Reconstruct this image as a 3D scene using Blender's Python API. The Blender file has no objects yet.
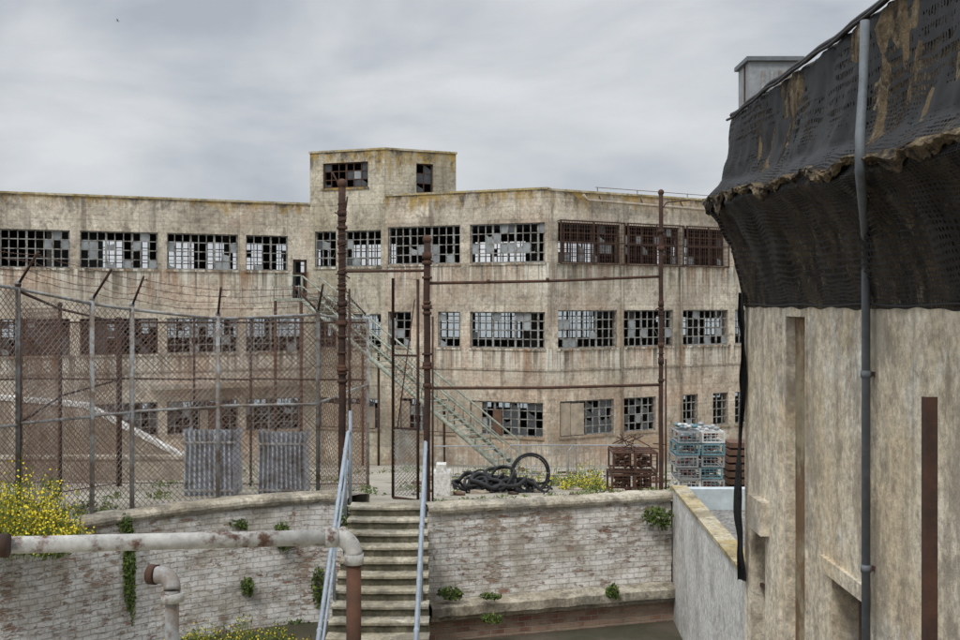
import bpy, math, random
from mathutils import Vector, noise
random.seed(7)
R=random.random
def U(a,b): return a+(b-a)*R()
F=1100.0
def X(u,d): return (u-480)*d/F
def Z(v,d): return (305-v)*d/F
scene=bpy.context.scene

# ------------------------------------------------------------ materials
class NT:
    def __init__(s,name):
        s.m=bpy.data.materials.new(name); s.m.use_nodes=True
        s.t=s.m.node_tree; s.b=s.t.nodes['Principled BSDF']
        s.co=s.t.nodes.new('ShaderNodeTexCoord')
    def n(s,ty,ins={},**pr):
        k=s.t.nodes.new(ty)
        for a,b in pr.items(): setattr(k,a,b)
        for a,b in ins.items(): s.put(k.inputs[a],b)
        return k
    def put(s,i,v):
        if isinstance(v,bpy.types.NodeSocket): s.t.links.new(v,i)
        else: i.default_value=v
    def noise(s,sc,det=6,ro=.6,scale=(1,1,1),co='Object',dist=0,off=(0,0,0)):
        mp=s.n('ShaderNodeMapping',{'Vector':s.co.outputs[co],'Scale':scale,'Location':off})
        return s.n('ShaderNodeTexNoise',{'Vector':mp.outputs[0],'Scale':sc,'Detail':min(det,5.5),'Roughness':ro,'Distortion':dist}).outputs['Fac']
    def mr(s,v,a,b,c=0,d=1):
        return s.n('ShaderNodeMapRange',{'Value':v,'From Min':a,'From Max':b,'To Min':c,'To Max':d}).outputs[0]
    def mix(s,f,a,b,bt='MIX'):
        k=s.n('ShaderNodeMix',data_type='RGBA',blend_type=bt)
        s.put(k.inputs[0],f); 
        s.put(k.inputs[6],a if not isinstance(a,tuple) else (*a,1)); s.put(k.inputs[7],b if not isinstance(b,tuple) else (*b,1))
        return k.outputs[2]
    def grey(s,v,tint=(1,1,1)):
        return s.n('ShaderNodeCombineColor',{0:v,1:v,2:v}).outputs[0]
    def m2(s,op,a,b=0.0):
        k=s.n('ShaderNodeMath',operation=op); s.put(k.inputs[0],a); s.put(k.inputs[1],b); return k.outputs[0]
    def sep(s,co='Object'):
        return s.n('ShaderNodeSeparateXYZ',{'Vector':s.co.outputs[co]}).outputs
    def bump(s,h,st=.4,di=.02):
        k=s.n('ShaderNodeBump',{'Height':h,'Strength':st,'Distance':di}); s.t.links.new(k.outputs[0],s.b.inputs['Normal'])
    def fin(s,c,ro=.85,me=0.0):
        s.put(s.b.inputs['Base Color'],c if not isinstance(c,tuple) else (*c,1)); s.put(s.b.inputs['Roughness'],ro); s.put(s.b.inputs['Metallic'],me)
        s.b.inputs['Specular IOR Level'].default_value=.3
        return s.m

def concrete(name,a,b,dark=(.085,.068,.052),stain=.6,tops=(),sills=(),pink=None,lichen=(.38,.25,.06),board=True,mold=0,sc=1.0,streaksc=1.0,panel=False,moldc=(.11,.10,.085),low=None):
    k=NT(name)
    c=k.mix(k.mr(k.noise(.35*sc,8,.62),.42,.58),a,b)
    if pink: c=k.mix(k.m2('MULTIPLY',k.mr(k.noise(.22*sc,6,.6,scale=(1,1,1.6),off=(7,3,9)),.5,.62),.65),c,pink)
    c=k.mix(k.mr(k.noise(.8*sc,9,.7,scale=(1,1,.7),off=(11,3,2)),.55,.64,0,.6),c,tuple(min(.8,x*1.3) for x in b))
    if panel:
        bt=k.n('ShaderNodeTexBrick',{'Vector':k.co.outputs['UV'],'Color1':(.80,.80,.80,1),'Color2':(1.12,1.11,1.10,1),'Mortar':(.55,.53,.50,1),'Scale':1.0,'Mortar Size':.011,'Brick Width':2.44,'Row Height':1.02},offset=0.0)
        c=k.mix(.75,c,bt.outputs['Color'],'MULTIPLY')
    fine=k.noise(7*sc,9,.78)
    c=k.mix(.8,c,k.grey(k.mr(fine,.28,.74,.40,1.52)),'MULTIPLY')
    c=k.mix(k.m2('MULTIPLY',k.mr(k.noise(1.6*sc,10,.75,off=(3,3,3)),.53,.63),.5),c,dark)
    st=k.noise(1.0,8,.7,scale=(2.2*streaksc,2.2*streaksc,.16))
    c=k.mix(k.m2('MULTIPLY',k.mr(st,.52,.68),stain),c,dark)
    z=k.sep()[2]
    for zs in sills:
        band=k.m2('MULTIPLY',k.mr(z,zs-1.9,zs,0,1),k.m2('LESS_THAN',z,zs))
        s2=k.noise(1.0,6,.7,scale=(3.1,3.1,.12),off=(zs,1,2))
        c=k.mix(k.m2('MULTIPLY',band,k.mr(s2,.50,.58,0,.8)),c,tuple(min(.78,x*1.5) for x in b))
        s3=k.noise(1.0,6,.7,scale=(3.7,3.7,.10),off=(zs,8,2))
        c=k.mix(k.m2('MULTIPLY',band,k.mr(s3,.51,.61,0,.85)),c,dark)
        s4=k.noise(1.0,6,.7,scale=(1.7,1.7,.14),off=(zs,18,2))
        c=k.mix(k.m2('MULTIPLY',band,k.mr(s4,.54,.62,0,.7)),c,(.29,.14,.06))
    for (z0,z1) in tops:
        f=k.m2('ADD',k.mr(z,z0,z1,-.45,.35),k.mr(k.noise(2.0,8,.75,scale=(1,1,.35),off=(1,7,5)),.3,.7))
        f=k.mr(f,.38,.85,0,.9)
        c=k.mix(f,c,k.mix(k.mr(k.noise(.8,7,.75),.46,.56),lichen,dark))
    if low:
        f=k.m2('MULTIPLY',k.mr(z,-3.0,-6.5,0,1),k.mr(k.noise(.9,7,.75,off=(31,2,2)),.46,.60,0,.75))
        c=k.mix(f,c,low)
    if mold:
        f=k.mr(k.noise(1.1,10,.78,scale=(1,1,.6),off=(4,4,4)),.50,.58,0,mold)
        c=k.mix(f,c,moldc)
        f=k.mr(k.noise(6.0,10,.8,off=(14,4,4)),.54,.62,0,mold*.8)
        c=k.mix(f,c,moldc)
    if board:
        w=k.n('ShaderNodeTexWave',{'Vector':k.co.outputs['Object'],'Scale':1.6,'Distortion':.6,'Detail':2.0},bands_direction='Z').outputs['Fac']
        c=k.mix(k.mr(w,.0,.12,.16,0),c,dark)
    k.bump(fine,.5,.03)
    return k.fin(c,.92)

def rusty(name,rust=(.125,.058,.034),alt=(.05,.032,.025),paint=None,amt=.5,me=0.0,ro=.8,sc=6):
    k=NT(name)
    c=k.mix(k.mr(k.noise(sc,8,.7),.35,.65),rust,alt)
    if paint:
        pc=k.mix(k.mr(k.noise(sc*1.7,9,.75,off=(15,5,5)),.4,.65),paint,tuple(x*.62 for x in paint))
        c=k.mix(k.mr(k.noise(sc*.8,9,.7,off=(5,5,5)),amt-.05,amt+.05),c,pc)
    k.bump(k.noise(40,5,.7),.4,.006)
    return k.fin(c,ro,me)

def simple(name,c,ro=.7,me=0.0,var=.3,sc=3.0):
    k=NT(name); f=k.noise(sc,5,.7)
    c2=k.mix(k.mr(f,.3,.7),tuple(x*(1-var) for x in c),tuple(min(1,x*(1+var)) for x in c))
    return k.fin(c2,ro,me)

M={}
M['fac']=concrete('weathered_concrete',(.42,.365,.285),(.62,.56,.46),stain=.55,tops=((4.2,5.5),),sills=(2.0,-2.1),pink=(.56,.43,.33),panel=True,low=(.40,.27,.17))
M['facL']=concrete('weathered_concrete_wing',(.45,.395,.315),(.62,.56,.46),stain=.5,tops=((4.4,5.3),),sills=(1.72,-2.4),pink=(.62,.46,.35),panel=True)
M['tower']=concrete('tower_concrete',(.42,.375,.28),(.60,.55,.44),stain=.4,tops=((6.1,7.9),),panel=True)
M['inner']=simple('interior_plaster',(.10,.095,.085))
M['muntin']=rusty('window_steel',(.16,.14,.12),(.10,.09,.08),paint=(.36,.36,.34),amt=.48)
M['muntinR']=rusty('window_rusted_steel',(.10,.055,.035),(.05,.03,.025))
M['glass']=simple('dirty_glass',(.27,.29,.30),.2,0,.4,1.2)
M['glassd_shade']=simple('dark_glass_and_shade',(.07,.075,.08),.12,0,.4)  # dark panes, and slabs whose dark colour stands in for interior shade
M['board']=simple('plywood_board',(.36,.30,.23),.8,0,.35)
M['rust']=rusty('rusted_steel')
M['rustd']=rusty('dark_rusted_steel',(.085,.042,.028),(.035,.024,.02))
M['rustp']=rusty('painted_rusting_pipe',(.15,.08,.05),(.08,.05,.04),paint=(.50,.49,.46),amt=.43,sc=9)
M['galv']=rusty('galvanised_steel',(.36,.38,.39),(.26,.27,.28),ro=.5,me=.3,sc=9)
M['galvr']=rusty('galvanised_steel_worn',(.17,.12,.08),(.28,.26,.24),paint=(.40,.41,.41),amt=.49,sc=5)
M['bluepipe']=rusty('blue_grey_pipe',(.36,.42,.48),(.25,.29,.34),ro=.5,sc=8)
M['drain']=rusty('dark_grey_drainpipe',(.18,.20,.22),(.12,.14,.15),ro=.55,sc=8)
M['wirer']=rusty('chain_link_rusted',(.17,.09,.06),(.10,.06,.045),sc=2)
M['wireg']=rusty('chain_link_wire',(.13,.085,.065),(.18,.15,.13),paint=(.29,.27,.25),amt=.54,sc=1.2)
M['plaster']=concrete('stained_cream_plaster',(.66,.55,.38),(.80,.72,.57),dark=(.22,.17,.12),stain=.5,board=False,mold=.62,sc=1.9,streaksc=1.2,moldc=(.26,.225,.18))
M['white']=concrete('peeling_white_wall',(.70,.69,.65),(.80,.79,.75),dark=(.34,.31,.27),stain=.3,board=False,mold=.35,sc=2,moldc=(.22,.20,.17))
M['coping']=concrete('mossy_coping',(.38,.33,.25),(.56,.51,.41),dark=(.12,.10,.05),stain=.2,board=False,mold=.6,sc=3)
M['copingy']=concrete('lichen_coping',(.44,.35,.17),(.54,.48,.35),dark=(.12,.10,.05),stain=.2,board=False,mold=.5,sc=3)
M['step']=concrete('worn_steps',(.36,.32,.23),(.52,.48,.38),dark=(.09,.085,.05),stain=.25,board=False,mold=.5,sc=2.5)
M['riser']=concrete('dark_riser',(.11,.10,.07),(.19,.17,.12),dark=(.045,.045,.028),stain=.4,board=False,mold=.6,sc=2.5,moldc=(.05,.05,.03))  # risers coloured darker than the treads
def brick(name,paint_amt,white=(.80,.78,.74),dirt=.4):
    k=NT(name)
    wv=k.n('ShaderNodeTexNoise',{'Vector':k.co.outputs['UV'],'Scale':2.2,'Detail':3.0}).outputs['Color']
    uvw=k.mix(.035,k.co.outputs['UV'],wv,'ADD')
    bt=k.n('ShaderNodeTexBrick',{'Vector':uvw,'Color1':(.24,.11,.08,1),'Color2':(.42,.26,.19,1),'Mortar':(.40,.36,.30,1),'Scale':1.0,'Mortar Size':.011,'Mortar Smooth':.4,'Bias':-.1,'Brick Width':.25,'Row Height':.095})
    jag=k.noise(9,6,.8)
    c=k.mix(k.mr(k.noise(3,6,.7),.40,.60,0,.8),bt.outputs['Color'],(.40,.32,.24))
    big=k.noise(.9,9,.72); small=k.noise(7,6,.8,scale=(.6,.6,1.6),off=(2,2,2))
    f=k.m2('ADD',k.m2('MULTIPLY',big,.35),k.m2('MULTIPLY',small,.65))
    pa=k.mr(f,paint_amt-.02,paint_amt+.02)
    w=k.mix(k.mr(k.noise(2.3,9,.75,off=(9,1,1)),.44,.62),white,tuple(x*y for x,y in zip(white,(.64,.60,.54))))
    w=k.mix(k.mr(bt.outputs['Fac'],0,1,0,.36),w,(.26,.23,.19))
    w=k.mix(k.mr(k.noise(18,6,.8,off=(7,1,1)),.57,.62,0,.6),w,(.38,.26,.20))
    c=k.mix(pa,c,w)
    z=k.sep()[2]
    f2=k.m2('MULTIPLY',k.mr(z,-4.9,-3.5,.1,1),k.mr(k.noise(1.4,8,.75,scale=(1.6,1.6,.3),off=(3,1,8)),.47,.62,0,dirt))
    c=k.mix(f2,c,(.24,.20,.13))
    h=k.m2('ADD',k.m2('MULTIPLY',bt.outputs['Fac'],-.8),k.m2('MULTIPLY',jag,.9))
    h=k.m2('ADD',h,k.m2('MULTIPLY',pa,.4))
    k.bump(h,.8,.03)
    return k.fin(c,.93)
M['brickw']=brick('whitewashed_brick',.448)
M['brickr']=brick('bare_brick',.60,(.40,.36,.30))
k=NT('yard_ground'); c=k.mix(k.mr(k.noise(.25,9,.7),.42,.58),(.46,.42,.35),(.29,.26,.20))
c=k.mix(k.mr(k.noise(.5,10,.75,off=(4,2,0)),.58,.66),c,(.10,.12,.04)); c=k.mix(.5,c,k.mix(k.noise(14,8,.8),(.3,.3,.3),(1.3,1.3,1.3)),'MULTIPLY'); k.bump(k.noise(9,8,.8),.7,.05); M['yard']=k.fin(c,.95)
k=NT('court_ground'); c=k.mix(k.mr(k.noise(.8,9,.7),.42,.58),(.12,.10,.075),(.075,.07,.045)); k.bump(k.noise(9,8,.8),.7,.05); M['court']=k.fin(c,.95)
k=NT('gravel'); v=k.n('ShaderNodeTexVoronoi',{'Vector':k.co.outputs['Object'],'Scale':22.0}); c=k.mix(k.mr(v.outputs['Color'],0,1),(.10,.10,.09),(.36,.34,.32)); k.bump(v.outputs['Distance'],.8,.03); M['gravel']=k.fin(c,.95)
k=NT('bay_water'); k.bump(k.noise(.6,6,.6),.5,.3); M['water']=k.fin((.10,.14,.15),.25)
M['paleblue']=simple('pale_blue_paint',(.50,.56,.58),.7,0,.25)
M['leaf']=simple('foliage_leaf',(.07,.11,.025),.7,0,.5,9)
M['leaf2']=simple('foliage_light_leaf',(.14,.18,.04),.7,0,.4,9)
M['yellow']=simple('yellow_petals',(.72,.57,.03),.6,0,.15,9)
M['black']=simple('black_rubber',(.022,.022,.023),.6,0,.4)
M['corr']=rusty('blue_grey_sheet_metal',(.26,.27,.29),(.20,.19,.18),paint=(.48,.52,.57),amt=.46,ro=.55,sc=3)
M['teal']=simple('teal_rope',(.13,.24,.27),.8)
M['redp']=simple('faded_red_paint',(.33,.12,.09),.8)
M['whitep']=simple('white_paint',(.62,.62,.6),.7,0,.2)
M['darkw']=simple('aged_wood',(.13,.075,.05),.85,0,.4)
M['rustboard']=rusty('rust_stained_recess',(.23,.13,.06),(.14,.10,.065),paint=(.36,.30,.20),amt=.50,sc=2)
M['green']=rusty('green_steel_stair',(.29,.32,.26),(.20,.22,.18),paint=(.45,.46,.38),amt=.52)
k=NT('torn_roofing'); c=k.mix(k.mr(k.noise(2.2,10,.78),.42,.56),(.035,.03,.026),(.24,.175,.10)); c=k.mix(k.mr(k.noise(5,9,.8,off=(1,1,1)),.53,.63),c,(.42,.35,.23)); c=k.mix(k.mr(k.noise(2.5,9,.8,scale=(1,1,.3),off=(21,1,1)),.52,.60,0,.9),c,(.03,.027,.024)); k.bump(k.noise(12,9,.8),1.0,.10); M['roofing']=k.fin(c,.9)
k=NT('black_netting'); s=k.sep('UV')
def strand(o,sp,th):
    f=k.m2('FRACT',k.m2('DIVIDE',o,sp)); return k.m2('LESS_THAN',f,th)
nz=k.mr(k.noise(1.1,6,.75),.44,.66,.18,.75)
up=k.m2('MULTIPLY',k.mr(s[1],1.5,1.8,0,1),k.mr(k.noise(.9,6,.8,scale=(1,1,1.8),off=(6,6,6)),.42,.53,.20,.95))
nz=k.m2('MAXIMUM',nz,up)
msk=k.m2('MAXIMUM',strand(s[0],.045,nz),strand(s[1],.045,nz))
k.fin((.016,.016,.017),.6)
tr=k.n('ShaderNodeBsdfTransparent'); mx=k.n('ShaderNodeMixShader',{0:msk}); k.t.links.new(tr.outputs[0],mx.inputs[1]); k.t.links.new(k.b.outputs[0],mx.inputs[2])
k.t.links.new(mx.outputs[0],k.t.nodes['Material Output'].inputs[0]); M['net']=k.m
MK=list(M.keys())

# ------------------------------------------------------------ mesh builder
class B:
    def __init__(s): s.v=[];s.f=[];s.m=[];s.uv=[];s.sm=[]
    def face(s,pts,mat,uv=None,sm=False):
        i=len(s.v); s.v+= [tuple(p) for p in pts]; s.f.append(tuple(range(i,i+len(pts)))); s.m.append(mat); s.uv.append(uv or [(0,0)]*len(pts)); s.sm.append(sm)
    def idx(s,fs,mat,sm=False,uvs=None):
        for j,f in enumerate(fs): s.f.append(tuple(f)); s.m.append(mat); s.uv.append(uvs[j] if uvs else [(0,0)]*len(f)); s.sm.append(sm)
    def obox(s,P,e,n,s0,s1,w0,w1,z0,z1,mat):
        i=len(s.v)
        for z in (z0,z1):
            for (a,b) in ((s0,w0),(s1,w0),(s1,w1),(s0,w1)):
                s.v.append((P[0]+e[0]*a+n[0]*b,P[1]+e[1]*a+n[1]*b,z))
        s.idx([(i,i+1,i+2,i+3),(i+4,i+7,i+6,i+5),(i,i+4,i+5,i+1),(i+1,i+5,i+6,i+2),(i+2,i+6,i+7,i+3),(i+3,i+7,i+4,i)],mat)
    def box(s,a,b,mat): s.obox((0,0),(1,0),(0,1),a[0],b[0],a[1],b[1],a[2],b[2],mat)
    def tube(s,pts,r,mat,n=8,closed=False,caps=True):
        pts=[Vector(p) for p in pts]; N=len(pts); i0=len(s.v)
        up=None
        for i,p in enumerate(pts):
            if closed: t=(pts[(i+1)%N]-pts[i-1])
            else: t=(pts[min(i+1,N-1)]-pts[max(i-1,0)])
            t.normalize()
            if up is None: up=Vector((0,0,1)) if abs(t.z)<.9 else Vector((1,0,0))
            a=t.cross(up); 
            if a.length<1e-4: a=t.cross(Vector((1,.3,0)))
            a.normalize(); b=a.cross(t); b.normalize(); up=b
            rr=r[i] if isinstance(r,(list,tuple)) else r
            for j in range(n):
                q=p+a*math.cos(2*math.pi*j/n)*rr+b*math.sin(2*math.pi*j/n)*rr; s.v.append(tuple(q))
        fs=[]
        for i in range(N if closed else N-1):
            for j in range(n):
                A=i0+i*n;C=i0+((i+1)%N)*n
                fs.append((A+j,A+(j+1)%n,C+(j+1)%n,C+j))
        s.idx(fs,mat,n>4)
        if caps and not closed:
            s.idx([tuple(i0+j for j in range(n))[::-1],tuple(i0+(N-1)*n+j for j in range(n))],mat)
    def ball(s,c,r,mat,sz=1.0):
        pts=[];rs=[]
        for i in range(7):
            a=math.pi*i/6; pts.append((c[0],c[1],c[2]-math.cos(a)*r*sz)); rs.append(max(.001,math.sin(a)*r))
        s.tube(pts,rs,mat,10)
    def torus(s,c,R0,r,ax,mat,n=28,m=7,wob=0):
        ax=Vector(ax).normalized(); a=ax.orthogonal().normalized(); b=ax.cross(a)
        ph=U(0,6)
        s.tube([Vector(c)+a*math.cos(2*math.pi*i/n)*R0*(1+wob*math.sin(2*6.283*i/n+ph))+b*math.sin(2*math.pi*i/n)*R0+ax*wob*R0*math.sin(6.283*3*i/n+ph) for i in range(n)],r,mat,m,closed=True)
    def sheet(s,g,mat,uvf=None,sm=True):
        nr=len(g);nc=len(g[0]);i0=len(s.v)
        for row in g: s.v+=[tuple(p) for p in row]
        fs=[];uvs=[]
        for i in range(nr-1):
            for j in range(nc-1):
                q=[(i,j),(i,j+1),(i+1,j+1),(i+1,j)]
                fs.append([i0+a*nc+b for a,b in q])
                uvs.append([uvf(a,b) if uvf else (0,0) for a,b in q])
        s.idx(fs,mat,sm,uvs)
    def chain(s,p,q,z0,z1,mat,sp=.09,r=.0035,bulge=.03):
        p=Vector(p);q=Vector(q);L=(q-p).length;e=(q-p)/L;nn=Vector((-e.y,e.x));H=z1-z0
        for sg in (1,-1):
            cc=-H if sg>0 else 0
            while cc<(L if sg>0 else L+H):
                if sg>0: h0=max(0,-cc); h1=min(H,L-cc)
                else: h0=max(0,cc-L); h1=min(H,cc)
                if h1-h0>.03:
                    pts=[]
                    ns=max(2,int((h1-h0)/.16))
                    for i in range(ns+1):
                        h=h0+(h1-h0)*i/ns; a=cc+sg*h
                        w=sg*.004+bulge*noise.noise(Vector((a*.8,h*.8,p.x)))
                        pts.append((p.x+e.x*a+nn.x*w,p.y+e.y*a+nn.y*w,z0+h))
                    s.tube(pts,r,mat,3,caps=False)
                cc+=sp
    def leaves(s,c,rad,n,size,mats,droop=0):
        for i in range(n):
            while True:
                d=Vector((U(-1,1),U(-1,1),U(-1,1)))
                if d.length<1: break
            cl=noise.noise(Vector((d.x*2.2+c[0],d.y*2.2,d.z*2.2+c[2])))
            if cl<-.12 and R()<.75: continue
            p=Vector(c)+Vector((d.x*rad[0],d.y*rad[1],d.z*rad[2]))
            a=Vector((U(-1,1),U(-1,1),U(-1,1)-droop)).normalized(); b=a.orthogonal().normalized(); b=(b+a.cross(b)*U(-1,1)).normalized()
            L=size*U(.6,1.4); w=L*U(.3,.5)
            s.face([p-a*L*.5,p+b*w*.5,p+a*L*.5,p-b*w*.5],random.choice(mats))
    def make(s,name,parent=None):
        me=bpy.data.meshes.new(name); me.from_pydata(s.v,[],s.f)
        used=sorted(set(s.m),key=MK.index)
        for u in used: me.materials.append(M[u])
        me.polygons.foreach_set('material_index',[used.index(x) for x in s.m])
        me.polygons.foreach_set('use_smooth',s.sm)
        ul=me.uv_layers.new(name='UVMap'); flat=[]
        for p in s.uv:
            for q in p: flat+=[q[0],q[1]]
        ul.data.foreach_set('uv',flat); me.update()
        o=bpy.data.objects.new(name,me); scene.collection.objects.link(o)
        if parent: o.parent=parent
        return o
def empty(name):
    o=bpy.data.objects.new(name,None); scene.collection.objects.link(o); return o

def frame(P,Q,side=1):
    P=Vector(P);Q=Vector(Q);L=(Q-P).length;e=(Q-P)/L;n=Vector((-e.y,e.x))*side
    return P,e,n,L
def wall(b,P,Q,z0,z1,ops,th,mat,imat,side=1):
    P,e,n,L=frame(P,Q,side)
    S=sorted(set([0,L]+[round(x,3) for o in ops for x in o[:2]])); ZZ=sorted(set([z0,z1]+[round(x,3) for o in ops for x in o[2:4]]))
    def solid(i,j):
        if i<0 or j<0 or i>=len(S)-1 or j>=len(ZZ)-1: return False
        cs=(S[i]+S[i+1])/2;cz=(ZZ[j]+ZZ[j+1])/2
        return not any(o[0]-.001<cs<o[1]+.001 and o[2]-.001<cz<o[3]+.001 for o in ops)
    def pt(s,z,w): return (P.x+e.x*s+n.x*w,P.y+e.y*s+n.y*w,z)
    for i in range(len(S)-1):
        for j in range(len(ZZ)-1):
            if not solid(i,j): continue
            a,c,d,f=S[i],S[i+1],ZZ[j],ZZ[j+1]
            b.face([pt(a,d,0),pt(c,d,0),pt(c,f,0),pt(a,f,0)],mat,[(a,d),(c,d),(c,f),(a,f)])
            b.face([pt(a,d,th),pt(a,f,th),pt(c,f,th),pt(c,d,th)],imat)
            if not solid(i-1,j): b.face([pt(a,d,0),pt(a,f,0),pt(a,f,th),pt(a,d,th)],mat)
            if not solid(i+1,j): b.face([pt(c,d,0),pt(c,d,th),pt(c,f,th),pt(c,f,0)],mat)
            if not solid(i,j-1): b.face([pt(a,d,0),pt(a,d,th),pt(c,d,th),pt(c,d,0)],mat)
            if not solid(i,j+1): b.face([pt(a,f,0),pt(c,f,0),pt(c,f,th),pt(a,f,th)],mat)
def hit(u,P,Q):
    kx=(u-480)/F; dx=Q[0]-P[0];dy=Q[1]-P[1]
    t=(kx*P[1]-P[0])/(dx-kx*dy); return t*math.hypot(dx,dy)

def window(b,P,Q,o,kind,side=1):
    P,e,n,L=frame(P,Q,side); s0,s1,z0,z1=o; w=s1-s0;h=z1-z0
    if kind=='door':
        b.obox(P,e,n,s0+.02,s0+.1,.1,.2,z0,z1,'muntinR'); b.obox(P,e,n,s1-.1,s1-.02,.1,.2,z0,z1,'muntinR'); 
        b.obox(P,e,n,s0+.1,s1-.1,.11,.19,z1-.12,z1-.02,'muntinR'); b.obox(P,e,n,s0+.1,s1-.1,.11,.19,z1-.75,z1-.68,'muntinR')
        b.obox(P,e,n,s0+.1,s0+.16,.12,.9,z0,z1-.1,'glassd_shade'); b.obox(P,e,n,s0-.1,s1+.1,1.6,1.7,z0,z1+.3,'glassd_shade'); return  # last slab: dark colour behind the doorway stands in for interior shade
    mm='muntinR' if kind in('rust','cage') else 'muntin'
    b.obox(P,e,n,s0,s0+.06,.1,.2,z0,z1,mm); b.obox(P,e,n,s1-.06,s1,.1,.2,z0,z1,mm)
    b.obox(P,e,n,s0+.06,s1-.06,.1,.2,z0,z0+.06,mm); b.obox(P,e,n,s0+.06,s1-.06,.1,.2,z1-.06,z1,mm)
    nc=max(2,round(w/.40)); nr=max(2,round(h/.46))
    for i in range(1,nc):
        s=s0+w*i/nc; big=(i%3==0); t=.05 if big else .024
        b.obox(P,e,n,s-t,s+t,.12,.17,z0+.06,z1-.06,mm)
    for j in range(1,nr):
        z=z0+h*j/nr; b.obox(P,e,n,s0+.06,s1-.06,.125,.165,z-.022,z+.022,mm)
    if kind=='n' and nr>=3 and R()<.5:
        i=random.randrange(0,nc-2); a=s0+w*i/nc+.03;c=s0+w*(i+3)/nc-.03 if i+3<=nc else s1-.06
        b.obox(P,e,n,a,c,-.25,-.22,z0+h/nr,z0+h/nr+.03,mm)
        for ss in (a,c-.03): 
            b.face([(P.x+e.x*ss+n.x*q,P.y+e.y*ss+n.y*q,zz) for q,zz in ((-.25,z0+h/nr),(-.22,z0+h/nr),(.15,z0+h*2/nr),(.12,z0+h*2/nr))],mm)
    for i in range(nc):
        for j in range(nr):
            r=R(); a=s0+w*i/nc+.02;c=s0+w*(i+1)/nc-.02;d=z0+h*j/nr+.02;f=z0+h*(j+1)/nr-.02
            pl,pd=.16,.18
            if kind=='bd': pl,pd=.08,.5
            if kind=='rust': pl,pd=.03,.35
            if r<pl: mt='glass'
            elif r<pd: mt='glassd_shade'
            else: continue
            q=[(a,d),(c,d),(c,f),(a,f)]; tw=U(-.02,.02)
            if R()<.3: q=[(a,d),(c,d),(c,d+(f-d)*U(.2,.8)),(a+(c-a)*U(.2,.8),d+(f-d)*U(.4,.9)),(a,f)]
            b.face([(P.x+e.x*x+n.x*(.145+tw*(x==a)),P.y+e.y*x+n.y*(.145+tw*(x==a)),z) for x,z in q],mt)
    if kind=='bd':
        x=s0+.08
        while x<s1-.5:
            ww=U(.4,.9)
            if R()<.5: b.obox(P,e,n,x,min(x+ww,s1-.08),.05,.085,z0+.05,z1-U(.05,.5),random.choice(['board','board','darkw']))
            x+=ww+.03
    if kind=='cage':
        y0,y1=-.32,-.27
        for ss in (s0-.08,(s0+s1)/2,s1+.03): b.obox(P,e,n,ss,ss+.06,y0,y1,z0-.1,z1+.1,'rustd')
        for zz in (z0-.1,(z0+z1)/2,z1+.04): b.obox(P,e,n,s0-.08,s1+.09,y0+.01,y1+.012,zz,zz+.06,'rustd')
        x=s0
        while x<s1: b.obox(P,e,n,x,x+.02,y0+.015,y0+.03,z0-.1,z1+.1,'rustd'); x+=.15
        z=z0
        while z<z1: b.obox(P,e,n,s0,s1,y0+.031,y0+.045,z,z+.018,'rustd'); z+=.18
        for ss in (s0-.05,s1+.03):
            for zz in (z0-.05,z1+.03): b.obox(P,e,n,ss,ss+.04,y1,0,zz,zz+.04,'rustd')

# ------------------------------------------------------------ industrial building
V=[(-50,38.6),(-8.81,57),(-4.79,55.5),(3.21,52),(13.08,58),(30,68.3)]
bld=empty('concrete_industrial_building')
wb=B(); win=B(); trim=B()
def rowset(i,lst,z0,z1):
    out=[]
    for it in lst:
        a,c=it[0],it[1]; kd=it[2] if len(it)>2 else 'n'
        out.append((hit(a,V[i],V[i+1]),hit(c,V[i],V[i+1]),it[3] if len(it)>3 else z0,it[4] if len(it)>4 else z1,kd))
    return out
L0=[(-330,-270),(-255,-185),(-170,-95),(-82,-10),(0,70),(80,158),(167,238),(246,288)]
seg0=rowset(0,L0,1.75,3.55)+rowset(0,[(293,307,'door',.25,2.35)],0,0)
seg0+=rowset(0,[(a,c if c!=288 else 304,'rust' if a in(0,80) else 'n') for a,c in L0],-2.4,-.65)
seg0+=rowset(0,[(-255,-185),(-170,-95),(-82,-10),(0,70,'bd'),(80,158,'bd'),(167,238,'bd'),(246,300,'bd')],-6.4,-4.75)
seg1=rowset(1,[(315,336),(345,381)],1.95,3.8)+rowset(1,[(318,336),(345,381)],-2.2,-.45)+rowset(1,[(320,380,'bd')],-6.3,-4.75)+rowset(1,[(323,368,'rust',6.0,7.3)],0,0)
seg2=rowset(2,[(388,460),(470,545)],2.03,3.92)+rowset(2,[(388,411),(438,460),(470,545)],-2.08,-.33)+rowset(2,[(400,455,'bd'),(470,543,'bd')],-6.3,-4.65)
seg3=rowset(3,[(558,620,'cage'),(625,679,'cage'),(684,724,'cage')],2.03,3.95)+rowset(3,[(558,617),(624,673),(683,729)],-2.08,-.25)+rowset(3,[(560,614,'bd'),(624,656,'bd'),(683,698),(713,729)],-6.3,-4.6)
seg4=rowset(4,[(738,775),(785,815)],2.03,3.95)+rowset(4,[(735,775),(785,815)],-2.08,-.25)+rowset(4,[(735,775)],-6.3,-4.6)
allseg=[seg0,seg1,seg2,seg3,seg4]
tops=[5.19,7.85,5.48,5.42,5.42]
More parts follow.
